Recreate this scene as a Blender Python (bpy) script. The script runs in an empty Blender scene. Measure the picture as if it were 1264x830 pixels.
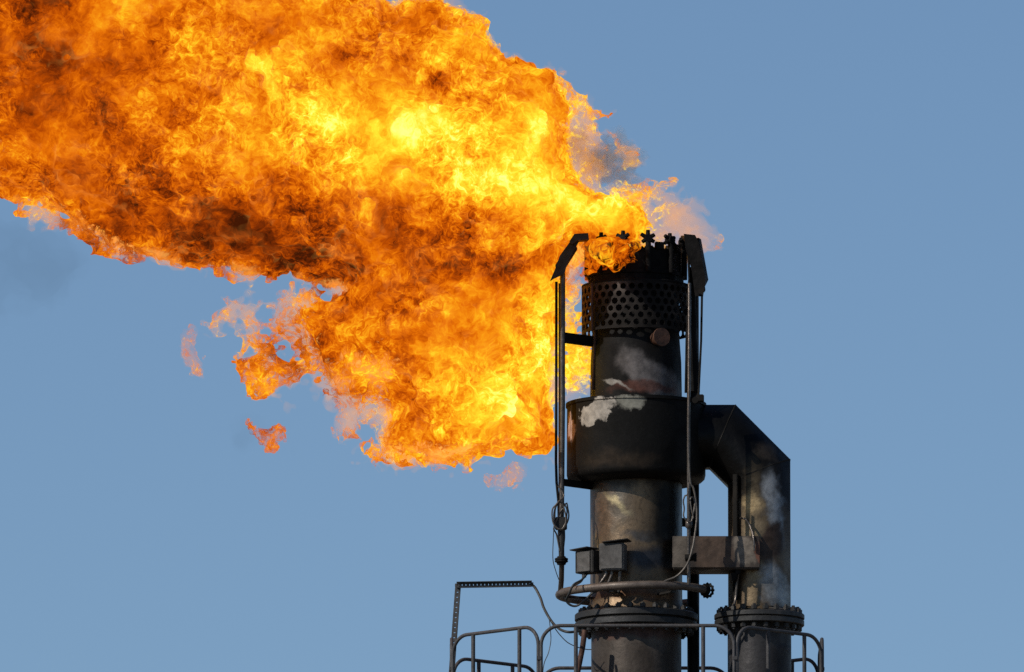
import bpy, bmesh, math, random
import numpy as np
from mathutils import Vector, Matrix

random.seed(4)
C = bpy.context.scene.collection
SC = bpy.context.scene
PI = math.pi

# ------------------------------------------------------------------ camera
PITCH = math.radians(8.3)
CAM = Vector((-1.53, -200.0, 1.7))
ZC = 1.7 + 200.0 * math.tan(PITCH)
LDIST = 200.0 / math.cos(PITCH)
PXT = 0.01 / LDIST
cf = Vector((0, math.cos(PITCH), math.sin(PITCH)))
cu = Vector((0, -math.sin(PITCH), math.cos(PITCH)))
cam_d = bpy.data.cameras.new('camera')
cam = bpy.data.objects.new('camera', cam_d)
C.objects.link(cam)
cam.location = CAM
cam.rotation_euler = (PI / 2 + PITCH, 0, 0)
cam_d.sensor_width = 36
cam_d.lens = 36 * LDIST / 12.64
cam_d.clip_start = 1.0
cam_d.clip_end = 30000
SC.camera = cam


def P(px, py, Y=0.0):
    """point of the place at depth Y seen at photo position px, py"""
    d = cf + (px - 632) * PXT * Vector((1, 0, 0)) + (415 - py) * PXT * cu
    t = (Y - CAM.y) / d.y
    return CAM + d * t


def Z(py, r=0.0):
    return P(785, py, -r).z


# ------------------------------------------------------------------ materials
class NT:
    def __init__(self, name):
        self.m = bpy.data.materials.new(name)
        self.m.use_nodes = True
        self.t = self.m.node_tree
        self.t.nodes.clear()
        self.out = self.t.nodes.new('ShaderNodeOutputMaterial')

    def n(self, typ, ins=None, **props):
        nd = self.t.nodes.new(typ)
        for k, v in props.items():
            setattr(nd, k, v)
        for k, v in (ins or {}).items():
            self.set(nd.inputs[k], v)
        return nd

    def set(self, sock, v):
        if isinstance(v, bpy.types.NodeSocket):
            self.t.links.new(v, sock)
        else:
            if sock.type == 'RGBA' and hasattr(v, '__len__') and len(v) == 3:
                v = (*v, 1)
            sock.default_value = v

    def math(self, op, a, b=0.0, c=0.0, clamp=False):
        nd = self.n('ShaderNodeMath', {0: a, 1: b, 2: c}, operation=op, use_clamp=clamp)
        return nd.outputs[0]

    def vmath(self, op, a, b=(0, 0, 0)):
        nd = self.n('ShaderNodeVectorMath', {0: a, 1: b}, operation=op)
        return nd.outputs['Value'] if op in ('LENGTH', 'DISTANCE', 'DOT_PRODUCT') else nd.outputs[0]

    def scale(self, v, s):
        nd = self.n('ShaderNodeVectorMath', {0: v}, operation='SCALE')
        self.set(nd.inputs['Scale'], s)
        return nd.outputs[0]

    def noise(self, vec, scale, detail=3.0, rough=0.5, dist=0.0, typ='FBM', col=False, lac=2.0, offset=None):
        nd = self.n('ShaderNodeTexNoise', None, noise_type=typ, noise_dimensions='3D')
        self.set(nd.inputs['Vector'], vec)
        self.set(nd.inputs['Scale'], scale)
        self.set(nd.inputs['Detail'], detail)
        self.set(nd.inputs['Roughness'], rough)
        self.set(nd.inputs['Lacunarity'], lac)
        self.set(nd.inputs['Distortion'], dist)
        if offset is not None:
            self.set(nd.inputs['Offset'], offset)
        return nd.outputs['Color'] if col else nd.outputs['Fac']

    def ramp(self, fac, stops, interp='LINEAR'):
        nd = self.n('ShaderNodeValToRGB', {'Fac': fac})
        cr = nd.color_ramp
        cr.interpolation = interp
        while len(cr.elements) < len(stops):
            cr.elements.new(0.5)
        for e, (p, c) in zip(cr.elements, stops):
            e.position = p
            e.color = (*c, 1) if len(c) == 3 else c
        return nd.outputs['Color']

    def smooth(self, v, lo, hi, a=0.0, b=1.0):
        nd = self.n('ShaderNodeMapRange', {'Value': v}, interpolation_type='SMOOTHSTEP')
        for k, x in (('From Min', lo), ('From Max', hi), ('To Min', a), ('To Max', b)):
            self.set(nd.inputs[k], x)
        return nd.outputs['Result']

    def mix(self, f, a, b):
        nd = self.n('ShaderNodeMix', None, data_type='RGBA')
        self.set(nd.inputs['Factor'], f)
        self.set(nd.inputs[6], a)
        self.set(nd.inputs[7], b)
        return nd.outputs[2]


def lin(r, g, b):
    f = lambda c: (c / 255 / 12.92) if c / 255 <= 0.04045 else ((c / 255 + 0.055) / 1.055) ** 2.4
    return (f(r), f(g), f(b))


def metal(name, stops, scale=2.0, rough=(0.35, 0.7), metallic=0.5, patches=(), bump=0.02, streak=1.0, detail=6.0, spec=0.5):
    """sooty, heat-tinted steel: noise-driven colour, streaked downward, with stains and painted sheen or shade that have a shape of their own"""
    k = NT(name)
    co = k.n('ShaderNodeTexCoord').outputs['Object']
    sv = k.vmath('MULTIPLY', co, (1, 1, 1.0 / streak))
    n1 = k.noise(sv, scale, detail, 0.6, 0.6)
    col = k.ramp(n1, stops)
    fine = k.noise(co, 22.0, 4, 0.65)
    col = k.mix(k.smooth(fine, 0.5, 0.72, 0.0, 0.45), col, (0.012, 0.011, 0.010))
    rgh = k.smooth(n1, 0.3, 0.7, rough[1], rough[0])
    if patches:
        wv = k.vmath('SUBTRACT', k.noise(co, 2.6, 4, .6, col=True), (.5, .5, .5))
        wco = k.vmath('ADD', co, k.scale(wv, .34))
        rip = k.noise(k.vmath('MULTIPLY', co, (1, 1, .35)), 7.0, 5, .65)
    for p in patches:
        c, rad, pc, amp, soft = p[:5]
        d = k.vmath('SUBTRACT', wco, tuple(c))
        if len(p) > 5:      # rotate the patch in its x/z plane
            nd = k.n('ShaderNodeVectorRotate', {'Vector': d, 'Angle': p[5]}, rotation_type='Y_AXIS')
            d = nd.outputs[0]
        d = k.vmath('DIVIDE', d, rad)
        ln = k.vmath('LENGTH', d)
        w = k.noise(co, p[6] if len(p) > 6 else 5.0, 5, 0.6)
        ln = k.math('ADD', ln, k.math('MULTIPLY', k.math('SUBTRACT', w, 0.5), amp))
        ln = k.math('ADD', ln, k.math('MULTIPLY', k.math('SUBTRACT', rip, 0.5), 0.45))
        f = k.smooth(ln, 1.0 - soft, 1.0 + soft, p[7] if len(p) > 7 else 1.0, 0.0)
        v = k.noise(co, 9.0, 4, 0.6)
        pcol = k.mix(k.smooth(v, 0.35, 0.7), pc, tuple(x * 0.55 for x in pc))
        col = k.mix(f, col, pcol)
    bs = k.n('ShaderNodeBsdfPrincipled', {'Base Color': col, 'Roughness': rgh, 'Metallic': metallic, 'Specular IOR Level': spec})
    if bump:
        b = k.n('ShaderNodeBump', {'Height': k.noise(co, 6.0, 6, 0.6), 'Strength': 0.5, 'Distance': bump})
        k.set(bs.inputs['Normal'], b.outputs[0])
    k.t.links.new(bs.outputs[0], k.out.inputs['Surface'])
    return k.m


SOOT = [(0.3, (0.005, 0.0045, 0.004)), (0.55, (0.010, 0.009, 0.008)), (0.75, (0.025, 0.021, 0.017))]
M = {}
M['soot'] = metal('soot black steel', SOOT, 1.5, (0.5, 0.85), 0.1, spec=0.12)
M['tip'] = metal('burnt tip steel', [(0.3, (0.003, 0.003, 0.003)), (0.6, (0.007, 0.006, 0.0055)), (0.8, (0.022, 0.016, 0.012))], 3, (0.6, 0.9), 0.05, bump=0.04, spec=0.12)
M['pipe'] = metal('dull pipe steel', [(0.3, (0.02, 0.019, 0.018)), (0.6, (0.05, 0.045, 0.04)), (0.8, (0.10, 0.085, 0.07))], 4, (0.35, 0.6), 0.6)
M['bright_pipe'] = metal('scuffed pipe steel', [(0.3, (0.05, 0.045, 0.04)), (0.6, (0.12, 0.10, 0.085)), (0.8, (0.2, 0.16, 0.13))], 6, (0.3, 0.5), 0.7)
M['ring'] = metal('weathered ring pipe steel', [(0.3, (0.07, 0.05, 0.042)), (0.55, (0.125, 0.10, 0.08)), (0.8, (0.19, 0.155, 0.12))], 4, (0.4, 0.65), 0.35)
M['flange'] = metal('flange steel', [(0.3, (0.018, 0.018, 0.018)), (0.6, (0.04, 0.038, 0.036)), (0.8, (0.08, 0.07, 0.06))], 3, (0.4, 0.7), 0.4)
M['bolt'] = metal('bolt steel', [(0.3, (0.025, 0.024, 0.023)), (0.6, (0.06, 0.055, 0.05)), (0.8, (0.12, 0.10, 0.08))], 5, (0.35, 0.6), 0.6)
M['rail'] = metal('dull painted rail steel', [(0.3, (0.035, 0.034, 0.036)), (0.6, (0.06, 0.057, 0.057)), (0.8, (0.10, 0.085, 0.075))], 5, (0.5, 0.8), 0.2)
M['tray'] = metal('galvanised tray steel', [(0.3, (0.05, 0.05, 0.052)), (0.6, (0.09, 0.088, 0.085)), (0.8, (0.14, 0.125, 0.11))], 6, (0.45, 0.7), 0.4)
M['box'] = metal('grey enclosure steel', [(0.3, (0.05, 0.046, 0.042)), (0.55, (0.10, 0.093, 0.086)), (0.8, (0.155, 0.145, 0.13))], 4, (0.5, 0.75), 0.15, spec=0.3)
M['dark_box'] = metal('dark enclosure steel', [(0.3, (0.012, 0.011, 0.010)), (0.55, (0.026, 0.024, 0.022)), (0.8, (0.05, 0.046, 0.04))], 5, (0.5, 0.75), 0.1, spec=0.2)
M['rust'] = metal('rusty steel', [(0.3, (0.03, 0.014, 0.009)), (0.55, (0.075, 0.032, 0.018)), (0.8, (0.13, 0.06, 0.03))], 7, (0.6, 0.85), 0.2)
M['cable'] = metal('black cable sheath', [(0.3, (0.012, 0.014, 0.013)), (0.7, (0.03, 0.032, 0.03))], 8, (0.5, 0.7), 0.0, bump=0)
M['coil'] = metal('bare cable', [(0.3, (0.05, 0.045, 0.04)), (0.7, (0.14, 0.12, 0.10))], 8, (0.4, 0.6), 0.4, bump=0)


# ------------------------------------------------------------------ object helpers
def thing(name, label, cat, loc=(0, 0, 0), group=None):
    o = bpy.data.objects.new(name, None)
    o.empty_display_size = 0.3
    C.objects.link(o)
    o.location = loc
    o['label'] = label
    o['category'] = cat
    if group:
        o['group'] = group
    return o


def world_loc(o):
    v = Vector((0, 0, 0))
    while o is not None:
        v = v + Vector(o.location)
        o = o.parent
    return v


def obj(name, bm, mat, parent=None, smooth=True, angle=38, sharp=True):
    me = bpy.data.meshes.new(name)
    if parent is not None:
        bmesh.ops.translate(bm, verts=bm.verts, vec=-world_loc(parent))
    bmesh.ops.recalc_face_normals(bm, faces=bm.faces)
    bm.to_mesh(me)
    bm.free()
    for p in me.polygons:
        p.use_smooth = smooth
    if smooth and sharp:
        me.set_sharp_from_angle(angle=math.radians(angle))
    o = bpy.data.objects.new(name, me)
    C.objects.link(o)
    me.materials.append(mat)
    if parent is not None:
        o.parent = parent
    return o


def tag(o, label=None, cat=None, group=None, kind=None):
    for k, v in (('label', label), ('category', cat), ('group', group), ('kind', kind)):
        if v:
            o[k] = v
    return o


def lathe(bm, prof, cx=0, cy=0, n=72, closed=True):
    """revolve (r, z) pairs about a vertical axis"""
    rings = []
    for r, z in prof:
        if r < 1e-6:
            rings.append([bm.verts.new((cx, cy, z))])
        else:
            rings.append([bm.verts.new((cx + r * math.sin(2 * PI * i / n), cy - r * math.cos(2 * PI * i / n), z)) for i in range(n)])
    for a, b in zip(rings, rings[1:]):
        for i in range(n):
            j = (i + 1) % n
            vs = [a[i % len(a)], a[j % len(a)], b[j % len(b)], b[i % len(b)]]
            u = []
            for v in vs:
                if v not in u:
                    u.append(v)
            if len(u) > 2:
                bm.faces.new(u)
    return bm


def smooth_path(pts, sub=6, closed=False):
    pts = [Vector(p) for p in pts]
    n = len(pts)
    out = []
    rng = range(n if closed else n - 1)
    for i in rng:
        g = (lambda q: pts[q % n]) if closed else (lambda q: pts[min(max(q, 0), n - 1)])
        p0, p1, p2, p3 = g(i - 1), g(i), g(i + 1), g(i + 2)
        for s in range(sub):
            t = s / sub
            out.append(0.5 * ((2 * p1) + (p2 - p0) * t + (2 * p0 - 5 * p1 + 4 * p2 - p3) * t * t + (3 * p1 - p0 - 3 * p2 + p3) * t ** 3))
    if not closed:
        out.append(pts[-1])
    return out


def tube(bm, pts, r, n=12, closed=False, caps=True, radii=None, turn=0.0):
    """round bar along a path, mitred at its corners"""
    pts = [Vector(p) for p in pts]
    m = len(pts)
    tang = []
    for i in range(m):
        if closed:
            a, b = pts[i] - pts[i - 1], pts[(i + 1) % m] - pts[i]
        else:
            a = pts[i] - pts[i - 1] if i else pts[1] - pts[0]
            b = pts[i + 1] - pts[i] if i < m - 1 else pts[-1] - pts[-2]
        tang.append((a.normalized(), b.normalized()))
    t0 = (tang[0][0] + tang[0][1]).normalized()
    up = Vector((0, 0, 1)) if abs(t0.z) < 0.9 else Vector((1, 0, 0))
    u = t0.cross(up).normalized()
    rings = []
    for i in range(m):
        a, b = tang[i]
        t = (a + b).normalized()
        u = (u - t * u.dot(t)).normalized()
        v = t.cross(u)
        rr = radii[i] if radii else r
        ring = []
        cosh = max(0.45, a.dot(t))
        bend = (b - a)
        bend = bend.normalized() if bend.length > 1e-5 else None
        for k in range(n):
            an = 2 * PI * k / n + turn
            off = u * math.cos(an) * rr + v * math.sin(an) * rr
            if bend is not None:
                bb = (bend - t * bend.dot(t))
                if bb.length > 1e-6:
                    bb.normalize()
                    off += bb * off.dot(bb) * (1 / cosh - 1)
            ring.append(bm.verts.new(pts[i] + off))
        rings.append(ring)
    pr = list(zip(rings, rings[1:]))
    if closed:
        pr.append((rings[-1], rings[0]))
    for a, b in pr:
        for k in range(n):
            j = (k + 1) % n
            bm.faces.new((a[k], a[j], b[j], b[k]))
    if caps and not closed:
        bm.faces.new(rings[0])
        bm.faces.new(rings[-1])
    return bm


def box(bm, c, size, rot=None, bev=0.006):
    t = bmesh.new()
    bmesh.ops.create_cube(t, size=1.0)
    bmesh.ops.scale(t, vec=size, verts=t.verts)
    if bev:
        bmesh.ops.bevel(t, geom=t.edges[:], offset=bev, segments=2, affect='EDGES')
    if rot is not None:
        bmesh.ops.rotate(t, cent=(0, 0, 0), matrix=rot, verts=t.verts)
    bmesh.ops.translate(t, vec=c, verts=t.verts)
    me = bpy.data.meshes.new('tmp')
    t.to_mesh(me)
    t.free()
    bm.from_mesh(me)
    bpy.data.meshes.remove(me)
    return bm


def prism(bm, pts, thick):
    """flat polygon (list of 3D points) given a real thickness along its normal"""
    vs = [Vector(p) for p in pts]
    nrm = Vector((0, 0, 0))
    for i in range(len(vs)):
        nrm += (vs[i] - vs[0]).cross(vs[(i + 1) % len(vs)] - vs[0])
    nrm.normalize()
    a = [bm.verts.new(v - nrm * thick / 2) for v in vs]
    b = [bm.verts.new(v + nrm * thick / 2) for v in vs]
    bm.faces.new(a)
    bm.faces.new(b)
    for i in range(len(vs)):
        j = (i + 1) % len(vs)
        bm.faces.new((a[i], a[j], b[j], b[i]))
    return bm


def cyl_between(bm, a, b, r, n=16):
    return tube(bm, [a, b], r, n)


# ------------------------------------------------------------------ ground
k = NT('dry ground')
co = k.n('ShaderNodeTexCoord').outputs['Object']
col = k.ramp(k.noise(co, 0.05, 8, 0.6), [(0.3, (0.12, 0.10, 0.075)), (0.7, (0.22, 0.18, 0.13))])
k.t.links.new(k.n('ShaderNodeBsdfPrincipled', {'Base Color': col, 'Roughness': 0.95}).outputs[0], k.out.inputs['Surface'])
bm = bmesh.new()
bmesh.ops.create_grid(bm, x_segments=8, y_segments=8, size=9000)
tag(obj('ground', bm, k.m), kind='structure')

# ------------------------------------------------------------------ flare stack
stack = thing('flare_stack', 'tall soot-blackened steel flare stack with burning tip, bulging collar and bolted flange', 'flare stack')

M['barrel'] = metal('heat tinted barrel steel with painted light', [(0.28, (0.075, 0.050, 0.030)), (0.5, (0.150, 0.103, 0.062)), (0.7, (0.23, 0.155, 0.09))], 1.6, (0.36, 0.5), 0.65, streak=1.6, spec=0.3,
    patches=[(P(750, 615, -.5), (.24, .6, .42), (0.124, 0.112, 0.093), 0.9, 0.62, 0.0, 3.0, .9),  # left-hand pale and tan patches: heat tint plus a metallic sheen painted in
             (P(745, 640, -.5), (.12, .6, .40), (0.149, 0.093, 0.053), 1.0, 0.62, 0.0, 3.5, .8),
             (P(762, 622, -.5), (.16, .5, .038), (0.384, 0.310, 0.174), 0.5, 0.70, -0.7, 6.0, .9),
             (P(737, 668, -.4), (.07, .5, .12), (0.310, 0.198, 0.081), 0.9, 0.62, 0.5, 5.0, .9),
             (P(800, 690, -.5), (.34, .5, .15), (0.045, 0.045, 0.050), 1.4, 0.62, 0.0, 4.0),
             (P(795, 660, -.5), (.22, .5, .05), (0.081, 0.077, 0.074), 1.2, 0.62, 0.1, 6.0, .8),
             (P(765, 733, -.5), (.6, .6, .05), (0.155, 0.081, 0.043), 0.8, 0.62, 0.0, 6.0),
             (P(828, 630, -.4), (.24, .6, .6), (0.012, 0.011, 0.010), 0.7, 0.62, 0.0, 3.0),  # darker tone over the right flank
             (P(785, 590, -.5), (.7, .8, .10), (0.020, 0.017, 0.014), 0.7, 0.62, 0.0, 3.0, .8)])  # dark band: the collar's shadow painted into the barrel colour
M['base'] = metal('base pipe steel', [(0.28, (0.034, 0.026, 0.020)), (0.5, (0.066, 0.052, 0.041)), (0.72, (0.11, 0.086, 0.066))], 2.2, (0.4, 0.65), 0.3, spec=0.3, streak=2.0,
    patches=[(P(785, 780, -.5), (.6, .6, .09), (0.07, 0.035, 0.025), 1.0, 0.4, 0.0, 5.0)])
M['collar'] = metal('sooty collar steel', [(0.3, (0.003, 0.003, 0.0028)), (0.6, (0.006, 0.0055, 0.005)), (0.8, (0.016, 0.013, 0.010))], 1.4, (0.5, 0.8), 0.05, bump=0.015,
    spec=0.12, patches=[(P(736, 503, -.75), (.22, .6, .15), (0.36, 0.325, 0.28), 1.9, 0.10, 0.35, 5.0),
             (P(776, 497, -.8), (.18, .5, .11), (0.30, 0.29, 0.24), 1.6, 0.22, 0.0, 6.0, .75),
             (P(703, 528, -.3), (.07, .4, .17), (0.40, 0.28, 0.24), 0.6, 0.2, 0.0, 4.0),
             (P(760, 566, -.8), (.38, .5, .09), (0.030, 0.021, 0.014), 0.8, 0.8, 0.0, 4.0)])
M['upper'] = metal('scorched upper barrel steel', [(0.3, (0.004, 0.0038, 0.0035)), (0.6, (0.008, 0.007, 0.0065)), (0.8, (0.018, 0.014, 0.011))], 1.8, (0.5, 0.8), 0.05,
    spec=0.12, patches=[(P(808, 468, -.5), (.52, .6, .19), (0.136, 0.123, 0.119), 0.5, 0.34, -0.62, 3.0),
             (P(800, 479, -.5), (.40, .5, .07), (0.119, 0.051, 0.038), 0.6, 0.40, 0.0, 4.0, .8),
             (P(760, 474, -.5), (.17, .4, .022), (0.289, 0.272, 0.246), 0.5, 0.60, -0.45, 6.0, .9)])
M['shield'] = metal('perforated shield steel', [(0.3, (0.006, 0.005, 0.0045)), (0.5, (0.018, 0.015, 0.013)), (0.75, (0.06, 0.046, 0.038))], 2.2, (0.6, 0.85), 0.1, spec=0.15,
    patches=[(P(725, 375, -.2), (.14, .6, .34), (0.078, 0.033, 0.021), 0.9, 0.50, 0.0, 4.0),
             (P(755, 352, -.6), (.20, .5, .10), (0.084, 0.069, 0.060), 0.9, 0.50, 0.0, 4.0)])

# base pipe down to the ground
bm = bmesh.new()
lathe(bm, [(0.9, 0.0), (0.9, 0.06), (0.62, 0.06), (0.555, 0.5), (0.555, Z(768, .555))])
obj('base_pipe', bm, M['base'], stack)

# flange pair with bolts
f_top, f_mid, f_bot = Z(749, .76), Z(758.5, .76), Z(768, .76)
bm = bmesh.new()
lathe(bm, [(0.50, f_bot), (0.742, f_bot), (0.755, f_bot + .012), (0.755, f_mid - .018), (0.742, f_mid - .008), (0.70, f_mid - .008), (0.70, f_mid + .008),
           (0.742, f_mid + .008), (0.758, f_mid + .018), (0.758, f_top - .012), (0.745, f_top), (0.50, f_top)], n=96)
fl = obj('flange', bm, M['flange'], stack)


def bolt_mesh(h, r):
    bm = bmesh.new()
    lathe(bm, [(0, 0), (r * .55, 0), (r * .55, .012), (r, .012), (r, h * .7), (r * .8, h * .78), (r * .55, h * .78), (r * .55, h), (0, h)], n=6)
    me = bpy.data.meshes.new('bolt')
    bmesh.ops.recalc_face_normals(bm, faces=bm.faces)
    bm.to_mesh(me)
    bm.free()
    me.materials.append(M['bolt'])
    return me


def bolts(parent, cx, cy, r, n, ztop, zbot, me):
    base = world_loc(parent)
    for i in range(n):
        a = 2 * PI * (i + .5) / n
        for zz, flip in ((ztop, 0), (zbot, PI)):
            o = bpy.data.objects.new('bolt', me)
            C.objects.link(o)
            o.parent = parent
            o.location = Vector((cx + r * math.sin(a), cy - r * math.cos(a), zz)) - base
            o.rotation_euler = (flip, 0, a + random.uniform(-.5, .5))


bolts(fl, 0, 0, 0.68, 28, f_top, f_bot, bolt_mesh(.07, .038))

# barrel between flange and collar (weld neck at its foot)
bm = bmesh.new()
lathe(bm, [(0.60, f_top + .001), (0.60, f_top + .05), (0.572, f_top + .11), (0.567, Z(735, .57)), (0.567, Z(600, .567)), (0.567, Z(570, .567))])
obj('barrel', bm, M['barrel'], stack)

# collar
ct, cb = Z(487, .86), Z(577, .86)
bm = bmesh.new()
lathe(bm, [(0.575, cb - .095), (0.62, cb - .10), (0.72, cb - .09), (0.81, cb - .062), (0.845, cb - .03), (0.856, cb + .015), (0.852, ct - .045), (0.868, ct - .04),
           (0.868, ct), (0.845, ct), (0.83, ct - .05), (0.575, ct - .09)], n=96)
obj('collar', bm, M['collar'], stack)

# upper barrel
bm = bmesh.new()
lathe(bm, [(0.566, ct - .12), (0.566, Z(478, .566)), (0.56, Z(440, .56)), (0.535, Z(406, .54)), (0.53, Z(330, .53))])
obj('upper_barrel', bm, M['upper'], stack)
# seam strap on its left side
bm = bmesh.new()
for s in range(1):
    a = math.radians(-68)
    c0 = Vector((0.575 * math.sin(a), -0.575 * math.cos(a), 0))
    tube(bm, [c0 + Vector((0, 0, Z(484))), c0 + Vector((0.02, 0, Z(440))), c0 * .96 + Vector((0.01, 0, Z(404)))], 0.022, 8)
obj('seam_bar', bm, M['rust'], stack)

# perforated wind shield, holes cut through
zt, zb = Z(346, .66), Z(404, .66)
NR, NCOL = 6, 38
bm = bmesh.new()
dz = (zt - zb - .05) / NR
R0 = 0.665


def cylpt(a, z, r=R0):
    wob = 1 + 0.006 * math.sin(3 * a + 1) + 0.004 * math.sin(7 * a)
    return (r * wob * math.sin(a), -r * wob * math.cos(a), z)


vcache = {}


def vat(a, z):
    key = (round(a % (2 * PI), 4) % round(2 * PI, 4), round(z, 4))
    if key not in vcache:
        vcache[key] = bm.verts.new(cylpt(a, z))
    return vcache[key]


da = 2 * PI / NCOL
for r in range(NR):
    zc = zb + .025 + dz * (r + .5)
    for c in range(NCOL):
        ac = da * (c + (.5 if r % 2 else 0))
        corners = [(-1, -1), (0, -1), (1, -1), (1, 0), (1, 1), (0, 1), (-1, 1), (-1, 0)]
        outer = [vat(ac + sx * da / 2, zc + sz * dz / 2) for sx, sz in corners]
        hr = 0.0395 * random.uniform(.92, 1.08)
        inner = []
        for q in range(8):
            an = math.atan2(corners[q][1], corners[q][0])
            inner.append(bm.verts.new(cylpt(ac + hr / R0 * math.cos(an), zc + hr * math.sin(an))))
        for q in range(8):
            w = (q + 1) % 8
            bm.faces.new((outer[q], outer[w], inner[w], inner[q]))
for (z0, z1) in ((zb, zb + .025), (zt - .025, zt)):
    for c in range(NCOL * 2):
        a0, a1 = da / 2 * c, da / 2 * (c + 1)
        bm.faces.new((vat(a0, z0), vat(a1, z0), vat(a1, z1), vat(a0, z1)))
bmesh.ops.recalc_face_normals(bm, faces=bm.faces)
bmesh.ops.solidify(bm, geom=bm.faces[:], thickness=0.014)
shield = obj('wind_shield', bm, M['shield'], stack, angle=30)
bm = bmesh.new()
lathe(bm, [(0.53, zt - .03), (0.66, zt - .005), (0.672, zt), (0.672, zt + .02), (0.56, zt + .05), (0.53, zt + .05)])
obj('shield_ring', bm, M['tip'], stack)
for a in (math.radians(-52), math.radians(70), math.radians(160)):
    c0 = Vector((0.69 * math.sin(a), -0.69 * math.cos(a), 0))
    obj('shield_strap', tube(bmesh.new(), [c0 + Vector((0, 0, zb - .01)), c0 + Vector((0, 0, zt))], 0.018, 8), M['rust'], stack)

# burner tip with scalloped, burnt rim
t0, t1 = Z(347, .57), Z(303, .57)
bm = bmesh.new()
N = 144
prof = [(0.54, t0 - .04), (0.585, t0), (0.585, t0 + .10), (0.60, t0 + .11), (0.60, t0 + .15), (0.575, t0 + .16), (0.575, t1)]
rings = []
rng = random.Random(9)
jit = [rng.uniform(-.03, .035) if i % 3 else rng.uniform(-.05, .0) for i in range(N)]
for (r, z) in prof + [(0.50, t1), (0.50, t0 - .04)]:
    ring = []
    for i in range(N):
        a = 2 * PI * i / N
        zz = z + (jit[i] if z == t1 else 0)
        rr = r + (rng.uniform(-.006, .006))
        ring.append(bm.verts.new((rr * math.sin(a), -rr * math.cos(a), zz)))
    rings.append(ring)
for a, b in zip(rings, rings[1:] + rings[:1]):
    for i in range(N):
        j = (i + 1) % N
        bm.faces.new((a[i], a[j], b[j], b[i]))
tip = obj('burner_tip', bm, M['tip'], stack)
bm = bmesh.new()
lathe(bm, [(0, t1 - .14), (0.498, t1 - .14), (0.498, t1 - .2), (0, t1 - .2)])
obj('flame_plate', bm, M['tip'], tip)


def nozzle(a):
    """steam nozzle: bent riser on the rim with a six-armed star head"""
    bm = bmesh.new()
    dv = Vector((math.sin(a), -math.cos(a), 0))
    tv = Vector((math.cos(a), math.sin(a), 0))
    up = Vector((0, 0, 1))
    tube(bm, [dv * .62 + up * (t0 + .12), dv * .622 + up * (t1 - .02), dv * .60 + up * (t1 + .07)], .036, 10)
    c = dv * .60 + up * (t1 + .085)
    cyl_between(bm, c - dv * .045, c + dv * .05, .048, 12)
    nrm = dv
    for q in range(6):
        if q == 3:
            continue
        an = PI / 2 + q * PI / 3 + rng.uniform(-.08, .08)
        ln = rng.uniform(.085, .105)
        e = c + (tv * math.cos(an) + up * math.sin(an)) * ln
        tube(bm, [c, c.lerp(e, .6), e], .024, 8, radii=[.034, .027, .024])
    return obj('nozzle', bm, M['tip'], tip)


for i in range(12):
    nozzle(math.radians(-46 + 30 * i))
for i in range(12):
    a = math.radians(-31 + 30 * i)
    bm = bmesh.new()
    box(bm, (0.59 * math.sin(a), -0.59 * math.cos(a), t1 + .005), (.12, .05, .09), Matrix.Rotation(a, 3, 'Z'), .01)
    obj('rim_lug', bm, M['tip'], tip)

# inspection stub
a = math.radians(27)
dv = Vector((math.sin(a), -math.cos(a), 0))
zc = Z(416, .62)
bm = bmesh.new()
cyl_between(bm, dv * .5 + Vector((0, 0, zc)), dv * .66 + Vector((0, 0, zc)), .085, 28)
cyl_between(bm, dv * .66 + Vector((0, 0, zc)), dv * .695 + Vector((0, 0, zc)), .112, 28)
obj('inspection_port', bm, M['rust'], stack)

# dark support column behind the right flank
bm = bmesh.new()
x0 = P(855.5, 600, .45).x
tube(bm, [(x0, .45, 0.0), (x0, .45, Z(360))], .075, 16)
obj('support_column', bm, M['soot'], stack)
for py in (395, 640, 700):
    bm = bmesh.new()
    box(bm, (x0 * .78, .36, Z(py)), (.34, .08, .10), Matrix.Rotation(math.radians(28), 3, 'Z'))
    obj('column_bracket', bm, M['soot'], stack)

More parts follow.
